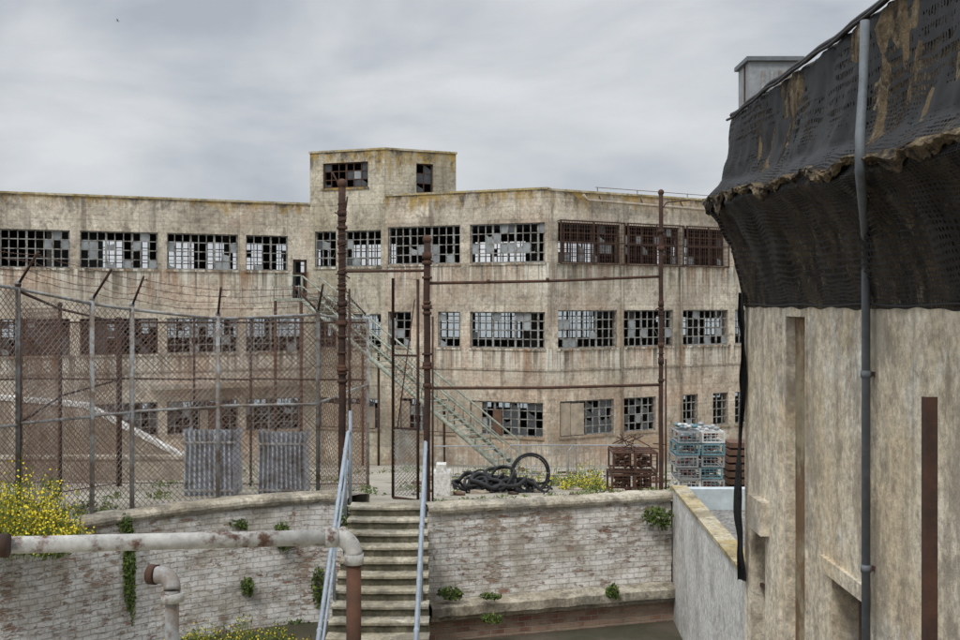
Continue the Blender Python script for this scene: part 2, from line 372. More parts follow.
for i,sg in enumerate(allseg):
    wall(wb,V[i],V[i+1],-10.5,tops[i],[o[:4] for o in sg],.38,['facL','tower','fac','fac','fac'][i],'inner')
    P,e,n,L=frame(V[i],V[i+1])
    for o in sg:
        window(win,V[i],V[i+1],o[:4],o[4])
        if o[4]!='door': trim.obox(P,e,n,o[0]-.06,o[1]+.06,-.07,.03,o[2]-.10,o[2]+.004,'fac')
    if i!=1: trim.obox(P,e,n,0,L,-.06,.44,tops[i],tops[i]+.10,'copingy')
    for zc in ((-3.15,) if i!=0 else (-3.3,)): trim.obox(P,e,n,0.02,L-.02,-.05,.02,zc,zc+.09,'fac')
P,e,n,L=frame(V[0],V[1]); trim.obox(P,e,n,hit(150,V[0],V[1]),hit(308,V[0],V[1]),-.9,.02,-4.1,-3.85,'facL')
wb.make('walls',bld); trim.make('sills_and_coping',bld)
tb=B()
T0=Vector(V[1]);T1=Vector(V[2]);T2=Vector((X(456,57.2),57.2));T3=Vector((T2.x-2.2,63));T4=Vector((T0.x+1,62.5))
to=[(hit(416,T1,T2),hit(433,T1,T2),5.75,7.25)]
wall(tb,(T1.x+.02,T1.y),T2,4.8,7.85,to,.25,'tower','inner'); window(win,T1,T2,to[0],'rust')
wall(tb,T2,T3,4.8,7.85,[],.25,'tower','inner'); wall(tb,T3,T4,4.8,7.85,[],.25,'tower','inner'); wall(tb,T4,T0,4.8,7.85,[],.25,'tower','inner')
tb.face([(p.x,p.y,7.7) for p in (T0,T1,T2,T3,T4)],'coping')
for a,c in ((T0,T1),(T1,T2),(T2,T3),(T3,T4),(T4,T0)):
    P,e,n,L=frame(a,c); tb.obox(P,e,n,-.03,L+.03,-.06,.3,7.85,7.95,'copingy')
tb.make('stair_tower',bld)
W=[(-57,51),(-9,71.5),(4,66.5),(11,71.5),(27,82)]
bk=B()
for i in range(4):
    P,e,n,L=frame(W[i],W[i+1]); ops=[];s=.6
    while s<L-4: 
        for z0,z1 in ((2.1,3.9),(-2.0,-.25),(-6.3,-4.6)):
            if R()<.94: ops.append((s,s+U(3.4,3.8),z0,z1))
        s+=4.3
    wall(bk,W[i],W[i+1],-10.5,5.3,ops,.35,'inner','fac')
    for o in ops:
        w=o[1]-o[0]
        for q in range(0,10): 
            s=o[0]+w*q/9; t=.06 if q%3==0 else .025; bk.obox(P,e,n,s-t,s+t,.1,.15,o[2],o[3],'muntin')
        for q in range(1,4):
            z=o[2]+(o[3]-o[2])*q/4; bk.obox(P,e,n,o[0],o[1],.105,.145,z-.025,z+.025,'muntin')
        for q in range(9):
            for qq in range(4):
                if R()<.03: bk.obox(P,e,n,o[0]+w*q/9+.03,o[0]+w*(q+1)/9-.03,.11,.13,o[2]+(o[3]-o[2])*qq/4+.03,o[2]+(o[3]-o[2])*(qq+1)/4-.03,'glassd_shade')
bk.make('rear_walls',bld)
fl=B()
front=[Vector(v) for v in V]; rear=[Vector(v) for v in ((-57,51),(-9,71.5),(-2,68.8),(4,66.5),(11,71.5),(27,82))]
for zt,th in ((4.95,.35),(.2,.45),(-3.9,.45)):
    for i in range(5):
        a,b2,c,d=front[i]+Vector((0,.2)),front[i+1]+Vector((0,.2)),rear[i+1],rear[i]
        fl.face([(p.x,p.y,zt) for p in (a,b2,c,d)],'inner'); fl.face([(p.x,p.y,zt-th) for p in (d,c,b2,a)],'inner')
for i in range(5):
    L=(front[i+1]-front[i]).length; m=max(1,int(L/4.4))
    for j in range(m):
        f0=front[i].lerp(front[i+1],(j+.9)/m); f1=rear[i].lerp(rear[i+1],(j+.9)/m)
        for q in (.33,.66):
            p=f0.lerp(f1,q)
            fl.box((p.x-.2,p.y-.2,-8),(p.x+.2,p.y+.2,4.6),'inner')
        P,e,n,LL=frame(f0,f1)
        for zt in (4.6,-.25,-4.35): fl.obox(P,e,n,.5,LL-.2,-.15,.15,zt-.45,zt,'inner')
        for zt in (.2,-3.9):
            if R()<.4:
                p=f0.lerp(f1,U(.2,.8)); w_=U(.4,1.4); fl.box((p.x-w_,p.y,zt),(p.x+w_*.3,p.y+.5,zt+U(1.9,4)),'inner')
for t in (.3,.72):
    a=front[0].lerp(front[1],t);c=rear[0].lerp(rear[1],t); P,e,n,L=frame(a,c); fl.obox(P,e,n,.5,L-.5,0,.2,-8,4.6,'inner')  # cross walls added to darken the hollow interior
fl.make('floors_and_roof',bld); win.make('windows',bld)
pp=B(); P,e,n,L=frame(V[3],V[4])
def fp(s,z,w): return (P.x+e.x*s+n.x*w,P.y+e.y*s+n.y*w,z)
sa=hit(585,V[3],V[4]);sb=hit(718,V[3],V[4])
pp.tube([fp(sa-.25,5.3,-.2),fp(sa,5.05,-.2),fp((sa+sb)/2,4.98,-.2),fp(sb,4.9,-.2)],.075,'board')
for t in (0.1,.4,.7,.95):
    s=sa+(sb-sa)*t; pp.tube([fp(s,5.3,0),fp(s,4.93,-.24)],.03,'rust')
for s in (hit(621,V[3],V[4]),hit(680,V[3],V[4])): pp.tube([fp(s,4.2,-.1),fp(s,-8,-.1)],.05,'fac')
for u in (600,640,690,712):
    s=hit(u,V[3],V[4]); pp.tube([fp(s,5.4,.2),fp(s,5.75,.2)],.02,'rust',5)
pp.tube([fp(hit(598,V[3],V[4]),5.75,.2),fp(hit(725,V[3],V[4]),5.72,.2)],.015,'rust',5)
pp.make('facade_pipe',bld)

es=empty('exterior_steel_stair'); b=B()
A=Vector((-8.6,53.3,.35)); E=Vector((1.0,46.2,-6.85)); dirn=(E-A); hd=Vector((dirn.x,dirn.y,0)).normalized(); sd=Vector((-hd.y,hd.x,0))
for w in (0,1.1):
    o=sd*w
    P0=A+o;P1=E+o
    for up,rr in ((-.12,.11),(.55,.03),(1.05,.045)):
        b.tube([P0+Vector((0,0,up)),P1+Vector((0,0,up))],rr,'green',6)
    for i in range(9):
        q=P0.lerp(P1,i/8); b.tube([q,q+Vector((0,0,1.05))],.03,'green',5)
    for i in range(16):
        q=P0.lerp(P1,i/16);q2=P0.lerp(P1,(i+1)/16)
        b.tube([q,q2+Vector((0,0,.55))],.012,'green',3)
ns=38
for i in range(ns):
    q=A.lerp(E,(i+.5)/ns); b.obox((q.x,q.y),(hd.x,hd.y),(sd.x,sd.y),-.13,.13,0.02,1.08,q.z-.02,q.z+.015,'green')
for t in (.33,.66):
    for w in (0,1.1):
        q=A.lerp(E,t)+sd*w; b.tube([q,(q.x,q.y,-8.2)],.06,'rust')
b.make('stair_flight',es)
b=B()
b.obox((A.x,A.y),(hd.x,hd.y),(sd.x,sd.y),-2.0,0,-.1,3.4,.2,.33,'green')
for s_ in (-1.95,-1.3,-.65,-.03):
    q=A+hd*s_+sd*-.05; b.tube([q,q+Vector((0,0,1.1))],.03,'green',5)
for up in (.55,1.08): b.tube([A+hd*-1.95+sd*-.05+Vector((0,0,up)),A+sd*-.05+Vector((0,0,up))],.03,'green',5)
for s_ in (-1.9,-.1):
    q=A+hd*s_; b.tube([q,(q.x,q.y,-8.4)],.08,'rust')
b.make('stair_landing',es)

# ------------------------------------------------------------ terrain
def yz(x,y):
    z=-3.58-.125*max(0,y-20)
    if y>74: z-= (y-74)*.75
    if y>21: z+=.05*noise.noise(Vector((x*.5,y*.5,0)))
    return z
LW=[(-16,10.6),(-10.6,14.0),(-8.6,15.6),(-7.4,16.7),(-6.3,17.75),(-5.2,18.75),(-4.1,19.5),(-3.2,19.95),(-2.5,20.1),(-2.3,19.75)]
RW=[(-.90,18.82),(3.5,20.15)]
front_=[(-60,-6)]+[(x,y+.15) for x,y in LW[:-1]]+[(-2.28,19.12),(-.93,19.12),(-.90,18.92),(3.5,20.25),(8.2,20.3),(60,20.3)]
g=[]
for i in range(46):
    t=i/45; row=[]
    for (x,y) in front_:
        yb=100; yy=y+(yb-y)*t**1.2; xx=x+(x*.5)*t if i else x
        row.append((xx,yy,yz(xx,yy)))
    g.append(row)
g2=[]
for row in g:
    r2=[]
    for a,c in zip(row[:-1],row[1:]):
        mm=6
        for q in range(mm):
            t=q/mm; x=a[0]+(c[0]-a[0])*t;y=a[1]+(c[1]-a[1])*t; r2.append((x,y,yz(x,y)))
    r2.append(row[-1]); g2.append(r2)
b=B(); b.sheet(g2,'yard'); b.make('yard_ground')
b=B(); b.face([(-80,-40,-5.75),(60,-40,-5.75),(60,21.5,-5.75),(-80,21.5,-5.75)],'court'); b.make('lower_court_ground')
b=B(); b.face([(-15000,-15000,-20),(15000,-15000,-20),(15000,15000,-20),(-15000,15000,-20)],'water'); b.make('water')
def rwall(path,ztop,zbot,mat,th=.35):
    b=B(); pts=[Vector(p) for p in path]
    fine=[]
    for a,c in zip(pts[:-1],pts[1:]):
        m=max(1,int((c-a).length/.12))
        fine+=[a.lerp(c,q/m) for q in range(m)]
    fine.append(pts[-1]); 
    for _ in range(8):
        fine=[fine[0]]+[(fine[i-1]+fine[i]*2+fine[i+1])/4 for i in range(1,len(fine)-1)]+[fine[-1]]
    acc=[0]
    for a,c in zip(fine[:-1],fine[1:]): acc.append(acc[-1]+(c-a).length)
    nrm=[]
    for i in range(len(fine)):
        t=(fine[min(i+1,len(fine)-1)]-fine[max(i-1,0)]).normalized(); nrm.append(Vector((-t.y,t.x)))
    rows=[];NZ=34;zs=[zbot+(ztop-zbot)*j/NZ for j in range(NZ+1)]
    for z in zs:
        rows.append([])
        for f,nn in zip(fine,nrm):
            w=.05*noise.noise(Vector((f.x*1.3,f.y*1.3,z*1.3)))+.03*noise.noise(Vector((f.x*4,f.y*4,z*6))); rows[-1].append((f.x+nn.x*w,f.y+nn.y*w,z))
    b.sheet(rows,mat,lambda i,j:(acc[j],zs[i]))
    prof=[(-.07,-.02),(-.09,.03),(-.08,.08),(-.03,.12),(th*.5,.13),(th,.12),(th+.04,.08),(th+.04,-.2)]
    rows=[]
    for q,(w,h) in enumerate(prof):
        rows.append([(f.x+nn.x*(w+.03*noise.noise(Vector((f.x*6,f.y*6,h)))),f.y+nn.y*(w+.03*noise.noise(Vector((f.x*6,f.y*6,h)))),ztop+h+.022*noise.noise(Vector((f.x*3,f.y*3,h*4)))) for f,nn in zip(fine,nrm)])
    b.sheet(rows,'coping',sm=False)
    return b
rwall(LW,-3.55,-5.9,'brickw').make('curved_brick_retaining_wall')
b=rwall(RW,-3.55,-5.15,'brickw')
P,e,n,L=frame(*RW)
rows=[]
N=60
for (w,z) in ((.05,-5.06),(-.28,-5.09),(-.33,-5.12),(-.32,-5.27),(-.25,-5.275),(-.24,-5.36),(-.05,-5.37)):
    rows.append([(P.x+e.x*L*i/N+n.x*(w+.02*noise.noise(Vector((i*.35,z*9,1)))),P.y+e.y*L*i/N+n.y*(w+.02*noise.noise(Vector((i*.35,z*9,1)))),z+.012*noise.noise(Vector((i*.3,w*5,4)))) for i in range(N+1)])
b.sheet(rows,'coping',sm=False)
def q3(s,w,z): return (P.x+e.x*s+n.x*w,P.y+e.y*s+n.y*w,z)
b.face([q3(0,-.1,-5.9),q3(L,-.1,-5.9),q3(L,-.1,-5.3),q3(0,-.1,-5.3)],'brickr',[(0,-5.9),(L,-5.9),(L,-5.3),(0,-5.3)])
b.make('brick_retaining_wall')
b=B(); nst=13; rise=.168;tr=.285
for i in range(nst):
    y0=19.12-i*tr; zt=-3.5-i*rise; xR=-.91+.016*i; xL=-2.27-.006*i
    rows=[]; back=19.5 if i==0 else y0+tr
    for (yy,zz) in ((y0-.02,zt-.055),(y0-.035,zt-.048),(y0-.038,zt-.012),(y0-.025,zt),(back,zt+.003)):
        rows.append([(xL+(xR-xL)*q/16,yy+.010*noise.noise(Vector((q*.7,i*3.1,zz*5))),zz-.010*math.sin(math.pi*q/16)+.006*noise.noise(Vector((q*.6,i*2.3,yy)))) for q in range(17)])
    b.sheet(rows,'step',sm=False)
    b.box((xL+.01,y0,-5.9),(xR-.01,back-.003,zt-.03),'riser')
b.make('concrete_steps')
def rail(x0,x1,name):
    b=B(); p=Vector((x0,19.4,-2.25)); q=Vector((x1,14.2,-2.25-5.2*.6))
    b.tube([p+Vector((0,.35,-.02)),p,q],.034,'bluepipe',10)
    b.tube([p+Vector((.0,.35,.35)) ,p+Vector((0,.35,-1.3))],.03,'bluepipe',8)
    for t in (.08,.4,.75):
        c=p.lerp(q,t); b.tube([c,(c.x,c.y,c.z-1.15)],.025,'bluepipe',8); b.ball(c,.045,'bluepipe')
    c0=p+Vector((0,0,-.5)); b.tube([c0,q+Vector((0,0,-.5))],.022,'bluepipe',8)
    b.make(name)
rail(-2.33,-2.24,'stair_handrail'); rail(-.95,-.88,'stair_handrail')

# ------------------------------------------------------------ fences
def fence(name,posts,zt,zb,wire,postm,arms=True,mid=True,sp=.09,r=.0035,armdir=1,pr=.04):
    b=B(); 
    for i,(x,y) in enumerate(posts):
        t=zt[i] if isinstance(zt,(list,tuple)) else zt
        zz=zb if zb is not None else yz(x,y)
        b.tube([(x,y,zz-.1),(x,y,t)],pr,postm,10); b.ball((x,y,t+.01),pr*1.3,postm)
    for i in range(len(posts)-1):
        a,c=posts[i],posts[i+1]; ta=zt[i] if isinstance(zt,(list,tuple)) else zt; tc=zt[i+1] if isinstance(zt,(list,tuple)) else zt
        za=zb if zb is not None else yz(*a); zc=zb if zb is not None else yz(*c)
        b.tube([(a[0],a[1],ta-.08),(c[0],c[1],tc-.08)],.026,postm,8)
        if mid: b.tube([(a[0],a[1],-1.82),(c[0],c[1],-1.84)],.024,postm,8)
        b.tube([(a[0],a[1],za+.08),(c[0],c[1],zc+.08)],.012,postm,6)
        b.chain(a,c,min(za,zc)+.05,min(ta,tc)-.05,wire,sp,r)
        if arms:
            P,e,n,L=frame(a,c); n=n*armdir
            for j in range(4):
                f=.1+j*.11; sag=U(.02,.07)
                pts=[]
                for q in range(7):
                    t=q/6; zz=ta+(tc-ta)*t
                    pts.append((a[0]+(c[0]-a[0])*t-n.x*f,a[1]+(c[1]-a[1])*t-n.y*f,zz+f*1.0-sag*4*t*(1-t)+U(-.01,.01)))
                b.tube(pts,.005,'wirer',4)
                m=int(L/.16)
                for q in range(m):
                    t=(q+.5)/m; k_=t*6; i0=min(5,int(k_)); fr=k_-i0
                    p=Vector(pts[i0]).lerp(Vector(pts[i0+1]),fr); d=Vector((U(-1,1),U(-1,1),U(-1,1))).normalized()*.03
                    b.tube([p-d,p+d],.004,'wirer',3,caps=False)
    if arms:
        for i,(x,y) in enumerate(posts):
            j=min(i,len(posts)-2); P,e,n,L=frame(posts[j],posts[j+1]); n=n*armdir
            t=zt[i] if isinstance(zt,(list,tuple)) else zt
            b.tube([(x,y,t-.02),(x-n.x*.48,y-n.y*.48,t+.48)],.022,'rustd',6)
    return b.make(name)
us=[(-70,15.3),(18,16.9),(92,18.1),(132,18.8),(218,19.85),(318,20.45)]
fp_=[(X(u,d),d) for u,d in us]
fence('chain_link_fence',fp_,[.5,.33,.1,.0,-.17,-.1],-3.55,'wireg','galvr',sp=.105,r=.0062)
fence('chain_link_fence',[fp_[-1],(-2.85,22.6),(-2.6,25.5)],[-.1,-.2,-.25],None,'wirer','galvr',sp=.16,r=.0042,armdir=-1)
fence('chain_link_fence',[(X(-90,27),27),(X(18,27),27.2),(X(118,27),27.2),(X(192,27),27.2),(X(250,27),27.1),(-2.75,27)],[-.35]*6,None,'wirer','rustd',arms=False,sp=.11,r=.0052,pr=.03)
fence('chain_link_fence',[fp_[1],(X(60,22),22),(X(118,27),27.0)],[.3,0,-.35],None,'wirer','rustd',arms=False,sp=.17,r=.0042)
b=B(); pts=[]
for i in range(260):
    t=i/260; a=t*2*math.pi*13; pts.append((-4.5+2.3*t,20.6+.2*math.cos(a),.12+.2*math.sin(a)+.06*math.sin(t*17)))
b.tube(pts,.0045,'galvr',4)
pts=[]
for i in range(120):
    t=i/120; a=t*2*math.pi*6; pts.append((-2.95+.5*t,20.5+4*t+.2*math.cos(a),.15+.2*math.sin(a)))
b.tube(pts,.0045,'galvr',4); b.make('razor_wire_coil')

# ------------------------------------------------------------ gate frame
gate=empty('rusted_gate_frame')
def knobby(b,x,y,z0,z1,r,n,lo=.35):
    pts=[(x+.015*noise.noise(Vector((q*.4,x,0))),y,z0+(z1-z0)*q/14) for q in range(15)]
    b.tube(pts,r,'rustd',10)
    for i in range(n):
        z=z0+(z1-z0)*(lo+(.98-lo)*R())
        rr=r*U(1.15,1.5); b.tube([(x,y,z),(x,y,z+U(.02,.12))],rr,random.choice(['rust','rustd']),8)
        if R()<.7:
            d=U(0,6.28); q=U(.08,.16); b.tube([(x,y,z),(x+q*math.cos(d),y+q*math.sin(d),z+U(-.08,.08))],.012,'rustd',5)
    b.ball((x,y,z1+.04),r*1.4,'rust')
b=B(); knobby(b,X(340,20),20.3,-3.6,2.2,.068,22)
bx=X(340,20); b.tube([(bx,20.3,2.1),(bx-.18,20.3,2.45)],.018,'rustd',6); b.tube([(bx+.02,20.3,1.5),(bx+.1,20.3,2.0)],.018,'rustd',6)
for i in range(5): b.tube([(bx+.14,20.3,-.5-.5*i),(bx+.14,20.3,-.15-.5*i)],.03,'rust',6)
b.tube([(bx+.14,20.25,-3.6),(bx+.14,20.25,.3)],.022,'rustd',6)
pts=[(bx+.09*math.cos(i*.7),20.3+.09*math.sin(i*.7),-.2+2.2*i/130+.03*math.sin(i*.23)) for i in range(131)]
b.tube(pts,.007,'wirer',4); b.make('left_post',gate)
b=B(); x=X(427,19.2); knobby(b,x,19.2,-3.6,1.1,.06,12,.45); b.tube([(x+.1,19.2,-3.5),(x+.1,19.2,-.2)],.02,'rustd',6); b.make('middle_post',gate)
b=B(); xr=X(661,20.4); knobby(b,xr,20.4,-3.65,2.05,.042,12); b.tube([(xr,20.4,1.75),(xr+.1,20.4,1.9),(xr+.55,20.4,1.95)],.012,'rustd',5); b.tube([(xr+.09,20.4,-3.6),(xr+.09,20.4,-1.0)],.018,'rustd',6); b.make('right_post',gate)
b=B()
b.tube([(bx,20.3,.62),(x,19.2,.6)],.026,'rust')
b.tube([(x,19.2,.38),((x+xr)/2,19.8,.43),(xr,20.4,.53)],.027,'rust'); b.tube([(x,19.2,-1.45),((x+xr)/2,19.8,-1.49),(xr,20.4,-1.48)],.027,'rust')
for t in (.25,.5,.75):
    p=Vector((x,19.2,.38)).lerp(Vector((xr,20.4,.53)),t); b.tube([p+Vector((-.03,0,0)),p+Vector((.03,0,0))],.038,'rust')
b.make('cross_bars',gate)
b=B(); ga=X(393,19.7);gb=X(418,19.5)
b.tube([(ga,19.7,-3.45),(ga,19.7,.48),(gb,19.5,.45),(gb,19.5,-3.45),(ga,19.7,-3.45)],.03,'rustd',6)
for z in (-.9,-2.2): b.tube([(ga,19.7,z),(gb,19.5,z)],.022,'rustd',6)
b.tube([(ga+.08,19.7,-2.2),(gb-.06,19.5,.1)],.012,'rust',5)
b.chain((ga,19.7),(gb,19.5),-3.4,-2.2,'galvr',.07,.007); b.chain((ga,19.7),(gb,19.5),-2.2,-.9,'wirer',.09,.004)
b.make('gate_leaf',gate)

# ------------------------------------------------------------ foreground pipe railing
b=B()
zr=Z(537,4.4); xe=X(354,4.4)
b.tube([(X(-60,3.85),3.85,Z(547,3.85)),(xe-.07,4.38,zr+.003)],.031,'rustp',20)
arc=[(xe-.07+.07*math.sin(a),4.39,zr-.07+.07*math.cos(a)) for a in [i*math.pi/2/8 for i in range(9)]]
b.tube(arc,.036,'rustp',20)
b.tube([(xe-.115,4.37,zr+.002),(xe-.065,4.385,zr+.002)],.040,'rustp',20); b.tube([(xe,4.39,zr-.065),(xe,4.39,zr-.105)],.040,'rustp',20)
b.tube([(xe,4.39,zr-.1),(xe,4.39,-1.65)],.030,'rust',20)
b.tube([(X(-8,3.87),3.87,Z(546,3.87)),(X(9,3.88),3.88,Z(545.5,3.88))],.042,'rustd',20)
b.make('pipe_railing')
b=B(); x2=X(172,4.4); z2=Z(578,4.4)
b.tube([(x2,4.4,-1.65),(x2,4.4,z2-.05)],.028,'galvr',18)
b.tube([(x2,4.4,z2-.05)]+[(x2-.055+.055*math.cos(a),4.4+.03*math.sin(a),z2-.05+.055*math.sin(a)) for a in [i*math.pi/2/8 for i in range(9)]]+[(x2-.075,4.43,z2+.005)],.034,'galvr',18)
b.tube([(x2,4.4,z2-.095),(x2,4.4,z2-.06)],.044,'rustp',18); b.tube([(x2-.10,4.44,z2+.005),(x2-.07,4.43,z2+.005)],.040,'rustd',18)
b.make('rusted_standpipe')
b=B(); b.box((-4.5,-3,-1.9),(2.3,4.5,-1.65),'step'); b.box((-4.5,4.1,-5.9),(2.3,4.4,-1.9),'brickr'); b.make('concrete_walkway')
b=B(); xa=X(926,4.3); b.box((xa,4.3,-1.65),(xa+.046,4.308,Z(397,4.3)),'rustd'); b.box((xa,4.308,-1.65),(xa+.008,4.345,Z(397,4.3)-.002),'rustd'); b.make('rusted_angle_post')

# ------------------------------------------------------------ netted building
nb=empty('netted_concrete_building')
X0=3.25
b=B()
P=(X0,-4);Q=(X0,13.5)
def dd(u): return X0*F/(u-480)+4
ops=[(dd(765),dd(751),-4.3,-2.62),(dd(806),dd(786),-5.6,-.12),(dd(866),dd(832),-4.4,-2.5)]
wall(b,P,Q,-5.9,.02,ops,.3,'plaster','inner',side=-1)
b.face([(X0,13.5,-5.9),(12,13.5,-5.9),(12,13.5,2.2),(X0,13.5,2.2)],'plaster')
b.face([(12,13.5,-5.9),(12,-4,-5.9),(12,-4,2.2),(12,13.5,2.2)],'plaster')
b.face([(12,-4,-5.9),(X0,-4,-5.9),(X0,-4,2.2),(12,-4,2.2)],'plaster')
b.face([(3.15,-4,2.29),(12,-4,2.29),(12,13.5,2.29),(3.15,13.5,2.29)],'roofing')
b.make('walls',nb)
b=B()
y0,y1=ops[1][0]-4,ops[1][1]-4
b.box((X0+.1,y0,-5.6),(X0+.13,y1,-.12),'rustboard'); b.box((X0-.012,y0-.05,-5.6),(X0+.02,y0,-.1),'plaster')
for o in (ops[0],ops[2]):
    b.box((X0+.8,o[0]-4.3,o[2]-.3),(X0+.9,o[1]-3.7,o[3]+.3),'glassd_shade')  # dark slab set behind the opening, its colour standing in for interior shade
    yy=(o[0]+o[1])/2-4; b.box((X0+.1,yy-.025,o[2]),(X0+.15,yy+.025,o[3]),'muntinR'); b.box((X0+.105,o[0]-4,o[3]-.75),(X0+.145,o[1]-4,o[3]-.71),'muntinR')
b.box((X0-.1,12.35,-2.6),(X0+.05,12.95,-2.22),'plaster')
b.box((X0-.04,9.15,-2.5),(X0+.02,10.4,-2.36),'plaster')
b.box((X0-.025,11.85,-5.9),(X0+.02,12.0,-.03),'plaster')
b.make('recesses_and_sills',nb)
def prof(y):
    k_=min(13.5-y,13)*.043; zl=1.22-k_+.05*noise.noise(Vector((y*1.2,0,5)))
    return [(X0,-.03),(X0-.03,.22),(X0-.14,.60*zl),(X0-.27,.84*zl),(X0-.42,zl-.03),(X0-.40,zl+.10),(X0-.20,zl+.30),(X0-.15,zl+.55),(X0-.13,2.3),(X0+.05,2.36)]
def samp(pr,t):
    k_=t*(len(pr)-1); i=min(len(pr)-2,int(k_)); f=k_-i; return (pr[i][0]+(pr[i+1][0]-pr[i][0])*f,pr[i][1]+(pr[i+1][1]-pr[i][1])*f)
def corn(off,amp,nr,ny,freq,mat,b,folds=0):
    rows=[]
    for r_ in range(nr+1):
        row=[]
        for c_ in range(ny+1):
            y=-4+17.5*c_/ny; t=r_/nr; x,z=samp(prof(y),t)
            w=off*math.sin(math.pi*min(1,max(0,t))) ; w+=amp*(noise.noise(Vector((y*freq,z*1.2,off*9)))+.5*noise.noise(Vector((y*freq*2.7,z*3.5,3)))+.25*noise.noise(Vector((y*9,z*9,3))))*min(1,t*5)
            if folds:
                ph=y*4.2+2.5*noise.noise(Vector((y*.6,z*.5,0)))
                w+=.08*abs(math.sin(ph))*max(0,1-abs(t-.27)/.24)+.04*math.sin(y*1.9+z*1.3)*max(0,1-abs(t-.75)/.22)
            row.append((x-w,y,z+amp*.5*noise.noise(Vector((y*3,z*3,8)))))
        rows.append(row)
    b.sheet(rows,mat,lambda i,j:(17.5*j/ny,2.9*i/nr))
    end=[r[-1] for r in rows]; b.face(end+[(X0+.5,13.5,2.3),(X0+.5,13.5,-.03)],mat)
b=B(); corn(0,.06,46,420,2.5,'roofing',b); b.make('cornice',nb)
b=B(); rows=[]
NY=520
for r_ in range(9):
    row=[]
    for c_ in range(NY+1):
        y=-4+17.5*c_/NY; zl=prof(y)[4][1]
        h=.14-.22*r_/8*(.25+1.3*abs(noise.noise(Vector((y*1.7,1,1))))+.6*abs(noise.noise(Vector((y*9,5,1)))))
        w=.49+.04*math.sin(r_/8*3.1)+.05*noise.noise(Vector((y*3,r_*.4,2)))+.03*noise.noise(Vector((y*11,r_*.8,2)))-(.12 if r_==0 else 0)
        row.append((X0-w,y,zl+h+.06*noise.noise(Vector((y*2,0,9)))))
    rows.append(row)
b.sheet(rows,'roofing',sm=False); b.make('torn_roofing_edge',nb)
b=B(); corn(.06,.05,60,520,1.7,'net',b,1)
rows=[]
for i in range(60):
    z=.15-3.5*i/59; wd=.05+.035*noise.noise(Vector((z*1.5,3,0)))+.03*(i/59)**3
    rows.append([(X0-.07-.02*math.sin(z*2)+wd*(c-.5)*1.3+.03*noise.noise(Vector((z*3,c,0))),13.42+.06*math.sin(c*6+z*2),z) for c in [j/6 for j in range(7)]])
b.sheet(rows,'black'); rows2=[[(p[0]-.012,p[1]-.05,p[2]) for p in r] for r in rows]
b.sheet(rows2,'net',lambda i,j:(j*.03,1.8+i*.05)); b.make('black_net',nb)
b=B()
for off,r_ in ((0,.03),(.06,.015)):
    pts=[(X0-.16-off,-4+17.5*i/80,2.33-off+.04*noise.noise(Vector((i*.3,off,0)))) for i in range(81)]; b.tube(pts,r_,'black',6)
pts=[(X0-.03,-4+17.5*i/60,.0+.01*math.sin(i)) for i in range(61)]; b.tube(pts,.010,'black',5)
b.make('net_cable',nb)
b=B(); yd=X0*F/388-.15
b.tube([(X0-.07,yd,-5.7),(X0-.07,yd,.35),(X0-.18,yd-.3,.6),(X0-.55,yd-1.25,.95),(X0-.55,yd-1.25,1.2),(X0-.30,yd-.6,1.7),(X0-.27,yd-.55,2.2)],.036,'drain',12)
for z in (-.6,-2.2,-3.8): b.tube([(X0-.07,yd,z),(X0-.07,yd,z+.06)],.044,'drain',12); b.box((X0-.07,yd-.02,z+.01),(X0+.01,yd+.02,z+.05),'rust')
b.make('drain_pipe',nb)
b=B(); b.box((3.16,12.9,2.2),(3.74,13.45,2.86),'galv'); b.box((3.12,12.85,2.86),(3.79,13.5,2.91),'drain'); b.box((3.148,13.1,2.2),(3.159,13.13,2.85),'rust')
for i in range(4): b.box((3.3+.1*i,12.885,2.45),(3.34+.1*i,12.899,2.75),'galvr')
b.make('roof_vent_box',nb)

# ------------------------------------------------------------ low gravel-roof building
lb=empty('low_flat_roof_building'); b=B()
A=(3.53,20.15);C=(3.27,13.5)
P,e,n,L=frame(C,A,side=-1)
wall(b,C,A,-5.9,-3.36,[],.22,'white','paleblue',side=-1)
b.obox(P,e,n,-.0,L,-.03,.25,-3.36,-3.3,'copingy')
b.obox((3.53,20.15),(1,0),(0,1),.25,5,-.2,.05,-5.9,-3.34,'paleblue'); b.obox((8.3,13.5),(0,1),(-1,0),0,6.7,-.2,.0,-5.9,-3.35,'paleblue')
b.make('parapet_walls',lb)
b=B(); b.face([(3.4,13.5,-3.72),(8.3,13.5,-3.72),(8.3,20.0,-3.72),(3.6,20.0,-3.72)],'gravel'); b.make('gravel_roof',lb)

# ------------------------------------------------------------ yard objects
def corrugated(name,u0,u1,v0,d):
    b=B(); x0,x1=X(u0,d),X(u1,d); zg=yz(x0,d); zt=Z(v0,d); N=10
    cx=(x0+x1)/2
    def fl_(t): return 1.03-.08*t if t<.9 else 1.03
    rows=[]
    for j in range(11):
        t=j/10; z=zg+(zt-zg)*t; row=[]
        for i in range(N*4+1):
            s=i/(N*4); w=(0,0,.09,.09)[i%4]; xx=cx+(x0+(x1-x0)*s-cx)*fl_(t)
            row.append((xx,d+w,z+(.02*math.sin(i*1.57) if j==10 else 0)))
        rows.append(row)
    b.sheet(rows,'corr',sm=False)
    for sx in (x0,x1):
        g_=[[(cx+(sx-cx)*fl_(j/10),d+q*.12,zg+(zt-zg)*j/10) for q in range(7)] for j in range(11)]; b.sheet(g_,'corr',sm=False)
    b.box((x0-.02,d-.02,zg+.80*(zt-zg)),(x1+.02,d-.005,zg+.83*(zt-zg)),'galvr'); b.box((x0,d-.02,zg+.1),(x1,d-.006,zg+.14),'galvr')
    b.box((x0+.03,d+.1,zt-.26),(x1-.03,d+.7,zt-.22),'corr'); b.make(name)
